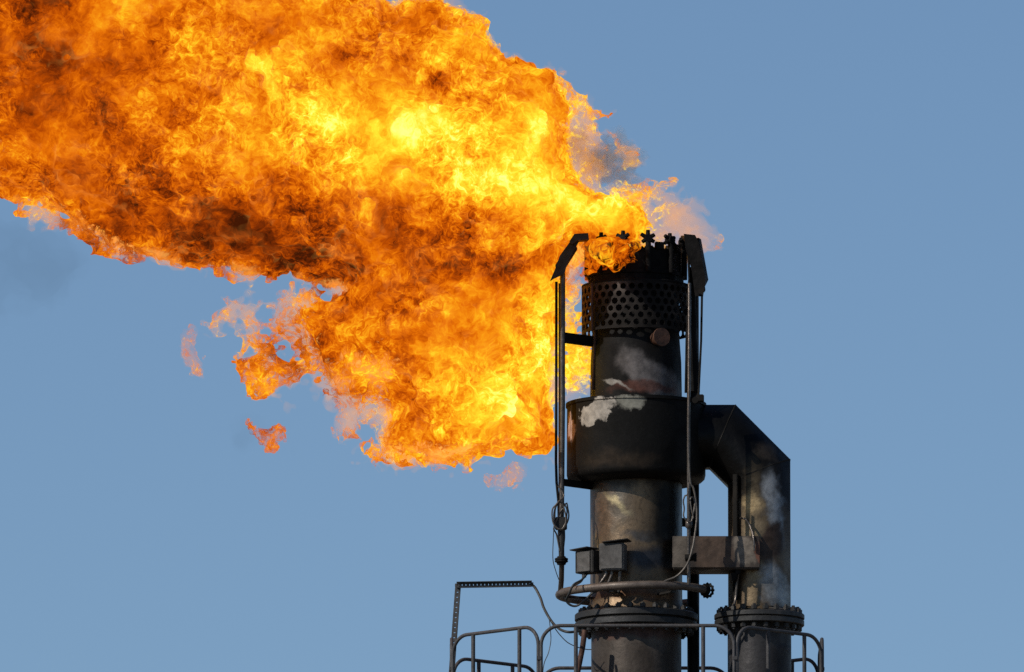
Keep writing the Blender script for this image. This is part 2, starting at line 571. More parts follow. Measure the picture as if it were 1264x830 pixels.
# ------------------------------------------------------------------ riser duct on the right
RX = P(937, 600).x
duct = thing('steam_riser', 'fat upright steel riser duct elbowing into the collar of the flare stack', 'steam duct', (RX, 0, 0))
M['duct'] = metal('heat tinted duct steel with painted sheen', [(0.28, (0.07, 0.047, 0.029)), (0.5, (0.13, 0.09, 0.056)), (0.7, (0.20, 0.14, 0.085))], 1.5, (0.36, 0.5), 0.6, spec=0.3,
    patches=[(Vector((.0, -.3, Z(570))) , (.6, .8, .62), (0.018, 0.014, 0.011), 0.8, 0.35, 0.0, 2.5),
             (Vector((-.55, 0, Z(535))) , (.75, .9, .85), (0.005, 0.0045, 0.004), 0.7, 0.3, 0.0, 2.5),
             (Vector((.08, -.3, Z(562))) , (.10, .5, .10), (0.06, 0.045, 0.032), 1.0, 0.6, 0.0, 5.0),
             (Vector((-.08, -.3, Z(680))) , (.14, .5, .80), (0.24, 0.175, 0.10), 0.6, 0.55, 0.0, 3.0, .9),  # long tan strip: bright reflection painted into the steel colour
             (Vector((.19, -.3, Z(630))) , (.13, .5, .42), (0.32, 0.32, 0.31), 0.5, 0.40, 0.15, 4.0),  # pale strip on the right: reflection painted in as colour
             (Vector((.17, -.3, Z(725))) , (.17, .5, .30), (0.32, 0.32, 0.31), 0.5, 0.40, 0.35, 4.0),  # lower end of the painted pale reflection
             (Vector((-.1, -.3, Z(624))) , (.10, .5, .11), (0.52, 0.37, 0.19), 0.8, 0.6, 0.2, 5.0, .9),  # bright tan spot: highlight painted in as colour
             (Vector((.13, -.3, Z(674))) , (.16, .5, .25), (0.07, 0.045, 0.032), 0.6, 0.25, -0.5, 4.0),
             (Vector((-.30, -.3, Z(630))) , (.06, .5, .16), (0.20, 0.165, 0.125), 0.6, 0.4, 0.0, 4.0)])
M['duct_low'] = metal('riser pipe steel', [(0.28, (0.018, 0.017, 0.018)), (0.5, (0.035, 0.032, 0.032)), (0.72, (0.06, 0.053, 0.048))], 2.2, (0.4, 0.65), 0.5, streak=2.0)
zj1 = P(892, 540).z
zj2 = P(937, 585).z
g_top, g_mid, g_bot = Z(752, .55), Z(759, .55), Z(766.5, .55)
bm = bmesh.new()
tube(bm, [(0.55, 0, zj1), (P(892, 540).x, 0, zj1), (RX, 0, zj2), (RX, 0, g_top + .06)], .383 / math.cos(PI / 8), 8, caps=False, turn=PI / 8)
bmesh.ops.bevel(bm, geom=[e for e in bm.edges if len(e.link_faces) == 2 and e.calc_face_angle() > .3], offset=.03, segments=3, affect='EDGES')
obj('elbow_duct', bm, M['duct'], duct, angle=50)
bm = bmesh.new()
lathe(bm, [(.37, g_top + .001), (.425, g_top + .001), (.425, g_top + .03), (.37, g_top + .075)], RX, 0, 48)
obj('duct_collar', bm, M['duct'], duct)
bm = bmesh.new()
lathe(bm, [(.6, 0), (.6, .05), (.42, .05), (.392, .3), (.392, g_bot)], RX, 0)
obj('lower_pipe', bm, M['duct_low'], duct)
bm = bmesh.new()
lathe(bm, [(0.36, g_bot), (0.542, g_bot), (0.553, g_bot + .01), (0.553, g_mid - .014), (0.545, g_mid - .006), (0.52, g_mid - .006), (0.52, g_mid + .006),
           (0.545, g_mid + .006), (0.556, g_mid + .014), (0.556, g_top - .01), (0.546, g_top), (0.36, g_top)], RX, 0, 80)
gf = obj('flange', bm, M['flange'], duct)
bolts(gf, RX, 0, .49, 22, g_top, g_bot, bolt_mesh(.08, .038))
# weld beads of the mitre elbow
seams = []
d0, d1, d2 = Vector((1, 0, 0)), Vector((RX - P(892, 540).x, 0, zj2 - zj1)).normalized(), Vector((0, 0, -1))
for cpt, da_, db_ in ((Vector((P(892, 540).x, 0, zj1)), d0, d1), (Vector((RX, 0, zj2)), d1, d2)):
    n_ = (da_ + db_).normalized()
    e2 = n_.cross(Vector((0, 1, 0))).normalized()
    mit = 1 / n_.dot(da_)
    oc = []
    for q in range(8):
        an = PI / 8 + q * PI / 4
        oc.append(cpt + (Vector((0, 1, 0)) * math.cos(an) + e2 * math.sin(an) * mit) * (.385 / math.cos(PI / 8) - .012))
    tube(bmw := bmesh.new(), oc, .013, 6, closed=True)
    obj('weld_seam', bmw, M['soot'], duct)
# box beam tying riser to stack
bx0, bx1 = P(830, 680, -.55).x, P(938, 680, -.5).x
bz1, bz0 = Z(662, .52), Z(701, .52)
M['beam'] = metal('stained beam plate', [(0.28, (0.014, 0.011, 0.010)), (0.48, (0.036, 0.026, 0.021)), (0.62, (0.055, 0.043, 0.035)), (0.75, (0.09, 0.045, 0.03))], 2.5, (0.5, 0.75), 0.15, spec=0.3,
    patches=[(Vector((-.20, -.5, (bz0 + bz1) / 2)), (.14, .5, .18), (0.20, 0.165, 0.13), 1.0, 0.25, 0.0, 5.0),
             (Vector((-.55, -.5, (bz0 + bz1) / 2)), (.22, .5, .3), (0.085, 0.055, 0.038), 0.9, 0.3, 0.0, 4.0), (Vector((-.96, -.5, (bz0 + bz1) / 2)), (.12, .5, .3), (0.14, 0.115, 0.09), 0.9, 0.25, 0.0, 4.0),
             (Vector((-.02, -.5, (bz0 + bz1) / 2)), (.06, .3, .12), (0.13, 0.055, 0.035), 1.0, 0.2, 0.0, 5.0)])
bm = bmesh.new()
box(bm, ((bx0 + bx1) / 2, -.515, (bz0 + bz1) / 2), (bx1 - bx0, .03, bz1 - bz0), None, .006)
box(bm, ((bx0 + bx1) / 2, -.25, bz0 - .0), (bx1 - bx0 - .02, .5, .03), None, .006)
box(bm, ((bx0 + bx1) / 2, -.25, bz1 - .03), (bx1 - bx0 - .02, .5, .03), None, .006)
obj('tie_beam', bm, M['beam'], duct)
# reinforcing strap and clips up the left flank of the riser
bm = bmesh.new()
sx = P(911, 600, -.34).x
box(bm, (sx - .03, -.318, (Z(590) + Z(745)) / 2), (.075, .03, Z(590) - Z(745)), Matrix.Rotation(math.radians(-46), 3, 'Z'), .005)
obj('strap_bar', bm, M['soot'], duct)
bm = bmesh.new()
tube(bm, smooth_path([P(914, 640, -.4), P(920, 641, -.45), P(926, 650, -.47), P(930, 664, -.55), P(931, 680, -.56)], 5), .013, 8)
tube(bm, smooth_path([P(913, 700, -.40), P(910, 718, -.36), P(908, 738, -.35), P(906, 748, -.4)], 5), .016, 8)
obj('impulse_tube', bm, M['bright_pipe'], duct)
bm = bmesh.new()
for py in (706, 712):
    tube(bm, [P(911 - (py - 706), py, -.34), P(911 - (py - 706), py, -.47)], .05 if py > 708 else .035, 12)
obj('tube_clamp', bm, M['soot'], duct)

# ------------------------------------------------------------------ pilot burners
pl = thing('pilot_burner', 'slim sooty pilot burner pipe left of the flare stack with angled hood in the flames', 'pilot burner', P(694, 722, -.55), 'pilot burners along the stack')
YL = -.5
M['pilot_hood'] = metal('scaled hood steel', [(0.3, (0.012, 0.011, 0.010)), (0.6, (0.03, 0.025, 0.02)), (0.8, (0.06, 0.045, 0.03))], 5, (0.5, 0.8), 0.3)
bm = bmesh.new()
tube(bm, [P(694.5, 338, YL), P(694.3, 500, YL), P(693.5, 600, YL), P(693, 640, YL), P(693.5, 690, YL), P(693, 716, -.34), P(691.5, 733, -.20)], .033, 14)
tube(bm, [P(690.5, 350, YL + .05), P(690.5, 600, YL + .05)], .012, 8)
obj('pilot_pipe', bm, M['bright_pipe'], pl)
bm = bmesh.new()
tube(bm, [P(686.8, 348, YL), P(686.6, 500, YL), P(686.3, 570, YL), P(687, 595, YL), P(689.5, 620, YL), P(690, 652, YL)], .018, 10)
obj('conduit', bm, M['soot'], pl)
bm = bmesh.new()
prism(bm, [P(679, 347, YL - .1), P(685, 333, YL - .1), P(691, 316, YL - .1), P(705, 297, YL - .1), P(716, 296, YL - .1), P(700, 325, YL - .1), P(697, 338, YL - .1), P(684, 344, YL - .1)], .05)
prism(bm, [P(709, 290, YL - .12), P(726, 289, YL - .12), P(727, 297, YL - .12), P(713, 298, YL - .12), P(706, 303, YL - .12), P(703, 299, YL - .12)], .16)
box(bm, P(699, 318, YL + .02), (.12, .16, .34), Matrix.Rotation(math.radians(32), 3, 'Y'), .01)
obj('wind_hood', bm, M['pilot_hood'], pl)
for (py, h, xr) in ((419.5, .13, 732), (598, .085, 729)):
    bm = bmesh.new()
    a0, b0 = P(697, py, YL + .02), P(xr, py, -.16)
    dv = (b0 - a0)
    box(bm, (a0 + b0) / 2 + Vector((.0, 0.0, 0)), (dv.length + .04, .05, h), Matrix.Rotation(math.atan2(dv.y, dv.x), 3, 'Z'))
    obj('bracket', bm, M['soot'], pl)
bm = bmesh.new()
zc = P(693, 692, YL)
lathe(bm, [(0, zc.z - .055), (.05, zc.z - .055), (.06, zc.z - .03), (.082, zc.z - .02), (.082, zc.z - .004), (.07, zc.z), (.082, zc.z + .004), (.082, zc.z + .025), (.055, zc.z + .035), (.05, zc.z + .05), (0, zc.z + .05)], zc.x, zc.y, 12)
obj('union_fitting', bm, M['soot'], pl, angle=20)
bm = bmesh.new()
box(bm, P(692.5, 646.5, YL - .03), (.15, .13, .15), None, .01)
obj('junction_box', bm, M['dark_box'], pl)
bm = bmesh.new()
zc = P(693, 668, YL)
tube(bm, [P(693, 655, YL), P(693, 664, YL), P(693, 676, YL), P(693.2, 690, YL)], .045, 12, radii=[.046, .048, .036, .034])
obj('reducer', bm, M['pipe'], pl)


def coil(px, py, Y, rx, rz, turns, seed, start, end):
    r_ = random.Random(seed)
    pts = [P(*q) for q in start]
    for i in range(turns * 12):
        an = PI / 2 + 2 * PI * i / 12
        t = i / (turns * 12)
        pts.append(P(px + (rx + r_.uniform(-1.2, 1.2)) * math.cos(an) + 4 * (t - .5), py - (rz + r_.uniform(-1.2, 1.2)) * math.sin(an), Y - .05 + .08 * t))
    pts += [P(*q) for q in end]
    return smooth_path(pts, 4)


bm = bmesh.new()
tube(bm, coil(691.5, 637, YL - .10, 8.0, 16.5, 3, 2, [(689, 600, YL - .06), (696, 612, YL - .08)], [(684, 650, YL - .1), (687, 660, YL - .05), (691, 680, YL - .03)]), .0095, 8)
obj('cable_coil', bm, M['coil'], pl)
bm = bmesh.new()
tube(bm, smooth_path([P(684, 645, YL - .09), P(683, 665, YL - .06), P(682.5, 690, YL - .05), P(686, 705, YL - .02), P(690, 716, YL + .05)], 6), .006, 6)
obj('thin_wire', bm, M['cable'], pl)

YR = -.42
pr = thing('pilot_burner', 'dark pilot burner pipe at the right flank of the flare stack with tall hood plate', 'pilot burner', P(850, 722, -.62), 'pilot burners along the stack')
bm = bmesh.new()
tube(bm, [P(851, 350, -.66), P(850.5, 480, -.9), P(850, 520, -.9), P(850, 722, -.85)], .021, 12)
obj('pilot_pipe', bm, M['bright_pipe'], pr)
bm = bmesh.new()
tube(bm, [P(866.5, 366, YR), P(865.5, 420, YR), P(862, 492, YR), P(861, 500, -.3)], .014, 8)
obj('conduit', bm, M['soot'], pr)
bm = bmesh.new()
# leaning hood: an angle of two plates, open to the stack
prism(bm, [P(844, 289, YR - .12), P(858, 290.5, YR - .12), P(863, 300, YR - .12), P(866, 318, YR - .12), P(871, 345, YR - .12), P(868, 366, YR - .12), P(858, 366, YR - .12), P(853, 330, YR - .12), P(846, 306, YR - .12)], .03)
prism(bm, [P(860, 294, YR - .10), P(863, 296, YR + .02), P(865.5, 316, YR + .10), P(872, 346, YR + .12), P(868, 354, YR - .1), P(864, 318, YR - .12)], .05)
box(bm, P(861, 330, YR + .05), (.10, .2, .62), Matrix.Rotation(math.radians(-9), 3, 'Y'), .01)
obj('wind_hood', bm, M['tip'], pr)
bm = bmesh.new()
tube(bm, [P(855, 330, YR + .05), P(853.5, 372, YR + .1), P(855.5, 484, YR + .1)], .07, 12, radii=[.05, .052, .085])
tube(bm, [P(849.5, 306, YR), P(851, 345, YR), P(848.5, 372, YR), P(846.5, 485, YR - .08)], .016, 8)
obj('pilot_body', bm, M['tip'], pr)
bm = bmesh.new()
tube(bm, smooth_path([P(850, 560, -.94), P(852, 595, -.93), P(856, 603, -.93), P(859, 620, -.93), P(860, 640, -.93), P(857, 665, -.94), P(854, 680, -.94), P(848, 697, -.93), P(836, 711, -.9), P(822, 717, -.9), P(815, 722, -.93)], 5), .013, 8)
tube(bm, coil(850.5, 628, -.95, 6.0, 17, 1, 5, [(851, 596, -.93)], [(852, 618, -.95), (856, 640, -.95)]), .0095, 8)
obj('cable_coil', bm, M['coil'], pr)
bm = bmesh.new()
zc = P(850, 647, -.88)
lathe(bm, [(0, zc.z - .05), (.034, zc.z - .05), (.042, zc.z - .03), (.042, zc.z + .03), (.03, zc.z + .05), (0, zc.z + .05)], zc.x, zc.y, 12)
obj('union_fitting', bm, M['bright_pipe'], pr)
bm = bmesh.new()
zc = P(850, 689, -.86)
tube(bm, [zc + Vector((-.04, 0, 0)), zc + Vector((.075, -.02, .01))], .045, 12)
tube(bm, [zc + Vector((.08, -.02, -.045)), zc + Vector((.08, -.02, .06))], .02, 10)
obj('valve', bm, M['soot'], pr)
bm = bmesh.new()
box(bm, P(864, 492, -.45), (.10, .10, .09), None, .01)
obj('bracket', bm, M['soot'], pr)
bm = bmesh.new()
cyl_between(bm, P(858, 494, -.86), P(858, 494, -.93), .04, 14)
obj('pin', bm, M['soot'], pr)

# ------------------------------------------------------------------ pilot gas ring
zr = Z(722.3, .94)
ring = thing('gas_ring', 'bent pale brown gas pipe circling the stack just above the flange', 'gas pipe', (0, 0, zr))
pts = []
for i in range(61):
    a = math.radians(62 - i * 4.9)
    rr = .935 + .012 * math.sin(3 * a)
    pts.append((rr * math.sin(a), -rr * math.cos(a), zr + .01 * math.sin(2 * a)))
bm = bmesh.new()
tube(bm, pts, .051, 16)
obj('ring_pipe', bm, M['ring'], ring)
va = math.radians(62)
vd = Vector((math.cos(va), math.sin(va), 0))
vc = Vector(pts[0])
bm = bmesh.new()
tube(bm, [vc - vd * .02, vc + vd * .03, vc + vd * .05, vc + vd * .09], .06, 14, radii=[.056, .075, .075, .045])
valve = obj('end_valve', bm, M['soot'], ring)
bm = bmesh.new()
hc = vc + vd * .10
hx = Vector((0, 0, 1))
hy = vd.cross(hx).normalized()
tube(bm, [hc + (hx * math.cos(q * PI / 12) + hy * math.sin(q * PI / 12)) * (.078 + .006 * math.cos(q * PI)) for q in range(24)], .016, 8, closed=True)
for q in range(4):
    an = q * PI / 2
    tube(bm, [hc, hc + (hx * math.cos(an) + hy * math.sin(an)) * .078], .012, 6)
obj('handwheel', bm, M['soot'], valve)
for ang in (-20, 30, -75):
    a = math.radians(ang)
    bm = bmesh.new()
    dv = Vector((math.sin(a), -math.cos(a), 0))
    box(bm, dv * .74 + Vector((0, 0, zr - .06)), (.06, .36, .03), Matrix.Rotation(a, 3, 'Z'))
    obj('ring_bracket', bm, M['pipe'], ring)

# loose leads round the ring
lead = obj('lead_cable', tube(bmesh.new(), smooth_path([P(725, 708, -.62), P(718, 716, -.7), P(708, 722, -.82), P(703, 732, -.78), P(699, 741, -.7), P(704, 747, -.68), P(712, 748, -.68), P(722, 741, -.7), P(732, 732, -.74), P(745, 728, -.78), P(756, 732, -.74), P(764, 730, -.74), P(768, 722, -.8)], 6), .014, 8), M['cable'])
tag(lead, 'loose dark lead looping under the left end of the gas ring', 'cable')

# ------------------------------------------------------------------ instrument boxes
def instrument(label, px0, px1, py0, py1, Y, ang, mat, dmat, depth, lid):
    c = P((px0 + px1) / 2, (py0 + py1) / 2, Y)
    w, h = (px1 - px0) * .01, (py1 - py0) * .01 * 1.01
    t = thing('instrument_box', label, 'instrument box', (c.x, c.y, c.z - h / 2), 'instrument boxes on the barrel')
    R = Matrix.Rotation(math.radians(ang), 3, 'Z')
    bm = bmesh.new()
    box(bm, c, (w / math.cos(math.radians(ang)), depth, h), R, .008)
    obj('housing', bm, mat, t)
    bm = bmesh.new()
    face = R @ Vector((0, -depth / 2 - .008, 0))
    box(bm, c + face, (w * .9, .012, h * .9), R, .004)
    obj('door', bm, dmat, t)
    bm = bmesh.new()
    box(bm, c + R @ Vector((lid[0], -.03, h / 2 + .025)), (w * 1.0 + lid[1], depth + .05, .014), R @ Matrix.Rotation(math.radians(lid[2]), 3, 'Y'), .003)
    obj('rain_lid', bm, M['dark_box'], t)
    bm = bmesh.new()
    zb_ = c.z - h / 2
    if lid[3] == 1:
        tube(bm, [(c.x - .06, c.y, zb_ + .01), (c.x - .06, c.y, zb_ - .05)], .028, 10)
        tube(bm, smooth_path([(c.x - .06, c.y, zb_ - .04), (c.x - .10, c.y - .02, zb_ - .11), (c.x - .20, c.y - .06, zb_ - .17)], 5), .009, 8)
    else:
        for dx, de in ((-.09, -.05), (-.02, -.03), (.08, .0)):
            tube(bm, smooth_path([(c.x + dx, c.y - .03, zb_ + .01), (c.x + dx, c.y - .03, zb_ - .05), (c.x + dx + de, c.y - .02, zb_ - .13), (c.x + dx + de * 2, c.y, zb_ - .2)], 5), .022, 10)
    obj('conduit', bm, M['bright_pipe'], t)
    bm = bmesh.new()
    box(bm, Vector((c.x * .9, (c.y - .45) / 2 + .02, c.z)), (.08, abs(c.y + .45) + .2, .08), None)
    obj('mount', bm, M['soot'], t)
    return t


instrument('small dark instrument box at the left edge of the stack barrel', 716, 738, 681, 708, -.60, -38, M['dark_box'], M['box'], .20, (-.05, .05, -4, 1))  # dark housing colour paints in the box's unlit side; door keeps the grey
instrument('pale grey instrument box facing front on the stack barrel above the gas ring', 742, 772, 672, 705, -.72, -12, M['box'], M['box'], .22, (.05, .02, -6, 2))

# ------------------------------------------------------------------ platform, guard rails
XF, XS, YF, YS = 1.195, 2.27, 2.08, 1.02
octv = [Vector(p + (0,)) for p in ((-XF, -YF), (XF, -YF), (XS, -YS), (XS, YS), (XF, YF), (-XF, YF), (-XS, YS), (-XS, -YS))]
deck_z = P(785, 772.5, -YF).z - 1.12
plat = thing('service_platform', 'eight-sided steel service platform around the flare stack below the guard rails', 'platform', (0, 0, deck_z))
bm = bmesh.new()
prism(bm, [v + Vector((0, 0, deck_z - .03)) for v in octv], .05)
obj('deck', bm, M['rail'], plat, smooth=False)
for i in range(8):
    p0, p1 = octv[i], octv[(i + 1) % 8]
    mid_ = (p0 + p1) / 2
    obj('kick_plate', box(bmesh.new(), mid_ * 1.01 + Vector((0, 0, deck_z + .03)), ((p1 - p0).length * .98, .012, .2), Matrix.Rotation(math.atan2((p1 - p0).y, (p1 - p0).x), 3, 'Z'), .003), M['rail'], plat)
    obj('knee_brace', tube(bmesh.new(), [p0 * .95 + Vector((0, 0, deck_z - .06)), p0.normalized() * .56 + Vector((0, 0, deck_z - 1.8))], .05, 8), M['rail'], plat)

RAIL_LABEL = ['long level front guard rail passing before the stack flange',
              'right front guard rail passing before the riser duct and sloping down to the right',
              'right side guard rail seen edge-on as the outermost right upright',
              'guard rail at the right rear of the platform, low behind the riser',
              'rear guard rail seen low behind the stack between the front uprights',
              'guard rail at the left rear of the platform, low behind the sloping rail',
              'left side guard rail seen edge-on as the outermost left upright',
              'sloping left front guard rail beside the tall tray post']
UPR = {0: (.18, .84), 1: (.37, .80), 7: (.24, .78)}


def rail(i):
    p0, p1 = octv[i], octv[(i + 1) % 8]
    if i == 7:
        p0, p1 = octv[7], octv[0]
    d = (p1 - p0).normalized()
    L = (p1 - p0).length
    A = p0 + d * .02
    t = thing('guard_rail', RAIL_LABEL[i], 'guard rail', (A.x, A.y, deck_z), 'guard rails around the platform')
    up = Vector((0, 0, 1))
    E = L - .04
    rr = .24

    def q(s, h):
        return A + d * s + up * (deck_z + h)
    pts = [q(0, 0)]
    for j in range(9):
        an = PI - j * PI / 16
        pts.append(q(rr + rr * math.cos(an), 1.12 - rr + rr * math.sin(an)))
    for j in range(9):
        an = PI / 2 - j * PI / 16
        pts.append(q(E - rr + rr * math.cos(an), 1.12 - rr + rr * math.sin(an)))
    pts.append(q(E, 0))
    obj('hoop', tube(bmesh.new(), pts, .0225, 10), M['rail'], t)
    obj('mid_rail', tube(bmesh.new(), [q(.02, .42), q(E - .02, .42)], .018, 8), M['rail'], t)
    for s in UPR.get(i, (.3, .7)):
        obj('upright', tube(bmesh.new(), [q(E * s, 0), q(E * s, 1.105)], .026, 10), M['rail'], t)
    obj('clip', box(bmesh.new(), q(E + .015, .72), (.06, .06, .05)), M['rail'], t)
    return t


for i in range(8):
    rail(i)

# ------------------------------------------------------------------ cable tray frame at the left
TY = -.15
tray = thing('cable_tray', 'bent perforated cable tray rising from the left of the platform with level arm', 'cable tray', P(553, 884, TY))


def angle_bar(bm, a, b, w, side, holes=26):
    """perforated channel: two slotted webs built as a ladder of small plates plus two lips"""
    a, b = Vector(a), Vector(b)
    d = (b - a).normalized()
    s = Vector(side).normalized()
    y = d.cross(s).normalized()
    L = (b - a).length
    rot = Matrix((d, s, y)).transposed()
    for k_ in (-1, 1):
        box(bm, (a + b) / 2 + s * k_ * w * .34, (L, w * .38, .012), rot, .002)
        box(bm, (a + b) / 2 + s * k_ * w * .52 + y * .025, (L, .008, .05), rot, .002)
    for h in range(holes + 1):
        c = a + d * (L * h / holes)
        box(bm, c, (L / holes * .84, w * .6, .010), rot, .001)
    return bm


obj('post', angle_bar(bmesh.new(), P(553.5, 884, TY), P(565.5, 722, TY), .062, (1, 0, 0.1)), M['tray'], tray)
obj('arm', angle_bar(bmesh.new(), P(563.5, 722.5, TY), P(656.5, 721, TY), .064, (0, 0, 1), 20), M['tray'], tray)
bm = bmesh.new()
tube(bm, [P(568, 720, TY - .02), P(600, 719.5, TY - .02), P(640, 718.5, TY - .02), P(655, 719, TY - .02)], .012, 8)
obj('tray_cable', bm, M['cable'], tray)

cab = obj('cable', tube(bmesh.new(), smooth_path([P(654, 721, TY), P(660, 725, TY), P(667, 738, TY - .1), P(671, 750, TY - .2), P(678, 763, TY - .3), P(685, 772, TY - .4), P(693, 778, -.8), P(703, 780.5, -.9), P(716, 779, -.8)], 6), .0165, 8), M['cable'])
tag(cab, 'black cable drooping from the end of the tray arm to the flange', 'cable')
st = obj('wire_strand', tube(bmesh.new(), smooth_path([P(678, 764, TY - .35), P(679, 774, -.5), P(680, 790, -.5), P(677, 806, -.52), P(672, 818, -.5), P(670, 832, -.5), P(671, 845, -.5)], 5), .006, 6), M['cable'])
tag(st, 'thin frayed wire hanging straight down from the drooping cable', 'wire')
st = obj('wire_strand', tube(bmesh.new(), smooth_path([P(681, 769, TY - .4), P(688, 780, -.5), P(699, 792, -.52), P(710, 798, -.52), P(722, 801.5, -.5), P(730, 802, -.5)], 5), .006, 6), M['cable'])
tag(st, 'thin wire sagging sideways from the drooping cable to the stack', 'wire')
rod = obj('slanted_pipe', tube(bmesh.new(), [P(722, 778, -.7), P(719, 800, -.7), P(710, 845, -.7), P(706, 875, -.7)], .034, 12), M['rust'])
tag(rod, 'short rusty brown pipe slanting down beside the stack under the flange', 'pipe')

# ================================================================== FLAME
def bspline_matrix(n, L, step, off):
    """cubic B-spline weights lifting L lattice values to n samples"""
    Wm = np.zeros((n, L), np.float32)
    x = np.arange(n) * step + off + 1.0
    i = np.floor(x).astype(int)
    t = (x - i).astype(np.float32)
    ws = ((1 - t) ** 3 / 6, (3 * t ** 3 - 6 * t ** 2 + 4) / 6, (-3 * t ** 3 + 3 * t ** 2 + 3 * t + 1) / 6, t ** 3 / 6)
    for q in range(4):
        Wm[np.arange(n), i - 1 + q] += ws[q]
    return Wm


def lattice_noise(shape, h, cell, seed):
    """smooth random field of unit spread on a regular grid; cell = feature size in metres along x, y, z"""
    rg = np.random.RandomState(seed)
    mats, Ls = [], []
    for n, c in zip(shape, cell):
        L = int(math.ceil(n * h / c)) + 5
        mats.append(bspline_matrix(n, L, h / c, rg.rand()))
        Ls.append(L)
    a = rg.randn(*Ls).astype(np.float32)
    a = np.tensordot(mats[2], a, (1, 2))            # z, x, y
    a = np.tensordot(mats[1], a, (1, 2))            # y, z, x
    a = np.tensordot(mats[0], a, (1, 2))            # x, y, z
    a /= max(1e-6, float(a[::7, ::5, ::7].std()))
    return a


def surface_nets(F, org, h, keep=0):
    """closed surface round the region F > 0"""
    ins = F > 0
    nx, ny, nz = F.shape
    cnt = np.zeros((nx - 1, ny - 1, nz - 1), np.int8)
    for a in (0, 1):
        for b in (0, 1):
            for c in (0, 1):
                cnt += ins[a:nx - 1 + a, b:ny - 1 + b, c:nz - 1 + c]
    act = (cnt > 0) & (cnt < 8)
    I, J, K = np.nonzero(act)
    vid = np.full(act.shape, -1, np.int32)
    vid[I, J, K] = np.arange(len(I))
    acc = np.zeros((len(I), 3), np.float64)
    num = np.zeros(len(I))
    for ax in range(3):
        o = [q for q in range(3) if q != ax]
        for s in (0, 1):
            for t in (0, 1):
                d0 = [0, 0, 0]
                d0[o[0]], d0[o[1]] = s, t
                d1 = list(d0)
                d1[ax] = 1
                f0 = F[I + d0[0], J + d0[1], K + d0[2]]
                f1 = F[I + d1[0], J + d1[1], K + d1[2]]
                m = (f0 > 0) != (f1 > 0)
                tt = np.where(m, f0 / np.where(m, f0 - f1, 1), 0)
                p = np.tile(np.array(d0, float), (len(I), 1))
                p[:, ax] += tt
                acc[m] += p[m]
                num[m] += 1
    V = np.stack([I, J, K], 1) + acc / num[:, None]
    quads = []
    for ax in range(3):
        o = [q for q in range(3) if q != ax]
        sl0 = [slice(1, -1)] * 3
        sl1 = [slice(1, -1)] * 3
        sl0[ax], sl1[ax] = slice(0, -1), slice(1, None)
        A, B = ins[tuple(sl0)], ins[tuple(sl1)]
        i, j, k_ = np.nonzero(A != B)
        pos = np.stack([i, j, k_], 1)
        pos[:, o[0]] += 1
        pos[:, o[1]] += 1
        first = A[i, j, k_]
        def cell(da, db):
            q = pos.copy()
            q[:, o[0]] += da
            q[:, o[1]] += db
            return vid[q[:, 0], q[:, 1], q[:, 2]]
        qd = np.stack([cell(-1, -1), cell(0, -1), cell(0, 0), cell(-1, 0)], 1)
        flip = first if ax != 1 else ~first
        qd[~flip] = qd[~flip][:, ::-1]
        quads.append(qd)
    Q = np.concatenate(quads).astype(np.int32)
    V = V * h + np.array(org)
    if keep:
        # drop specks: label connected pieces, keep those with enough corners
        lab = np.arange(len(V))
        ea = np.concatenate([Q[:, 0], Q[:, 1], Q[:, 2], Q[:, 3]])
        eb = np.concatenate([Q[:, 1], Q[:, 2], Q[:, 3], Q[:, 0]])
        for _ in range(200):
            m = np.minimum(lab[ea], lab[eb])
            new = lab.copy()
            np.minimum.at(new, ea, m)
            np.minimum.at(new, lab[ea], m)
            new = new[new]
            new = new[new]
            if (new == lab).all():
                break
            lab = new
        size = np.bincount(lab, minlength=len(V))[lab]
        ok = size >= keep
        idx = np.cumsum(ok) - 1
        Q = idx[Q[ok[Q].all(1)]].astype(np.int32)
        V = V[ok]
    return V.astype(np.float32), Q


def np_mesh(name, V, Q, mat, parent, attrs=None, base=None):
    me = bpy.data.meshes.new(name)
    V = V - np.array(base if base is not None else world_loc(parent), np.float32)
    me.vertices.add(len(V))
    me.vertices.foreach_set('co', V.ravel())
    me.loops.add(Q.size)
    me.loops.foreach_set('vertex_index', Q.ravel())
    me.polygons.add(len(Q))
    me.polygons.foreach_set('loop_start', np.arange(0, Q.size, 4, dtype=np.int32))
    me.update(calc_edges=True)
    me.validate()
    for kx, v in (attrs or {}).items():
        at = me.attributes.new(kx, 'FLOAT', 'POINT')
        at.data.foreach_set('value', v.astype(np.float32))
    me.polygons.foreach_set('use_smooth', np.ones(len(Q), bool))
    me.materials.append(mat)
    o = bpy.data.objects.new(name, me)
    C.objects.link(o)
    if parent is not None:
        o.parent = parent
    return o


# photo units to metres in the plane of the stack
ZS = (P(785, 700).z - P(785, 100).z) / 600.0        # negative
Z0 = P(785, 415).z


def xz(px, py):
    return (px - 785) * 0.01, Z0 + (py - 415) * ZS


def poly_sdf(poly, X, Zg):
    """signed distance (inside positive) to an outline, on the x/z grid"""
    pts = np.array([xz(*p) for p in poly])
    gx, gz = np.meshgrid(X, Zg, indexing='ij')
    d = np.full(gx.shape, 1e9)
    inside = np.zeros(gx.shape, bool)
    for (x0, z0), (x1, z1) in zip(pts, np.roll(pts, -1, 0)):
        ex, ez = x1 - x0, z1 - z0
        t = np.clip(((gx - x0) * ex + (gz - z0) * ez) / (ex * ex + ez * ez + 1e-12), 0, 1)
        d = np.minimum(d, np.hypot(gx - x0 - t * ex, gz - z0 - t * ez))
        c = ((z0 > gz) != (z1 > gz)) & (gx < (x1 - x0) * (gz - z0) / (z1 - z0 + 1e-12) + x0)
        inside ^= c
    return np.where(inside, d, -d).astype(np.float32)


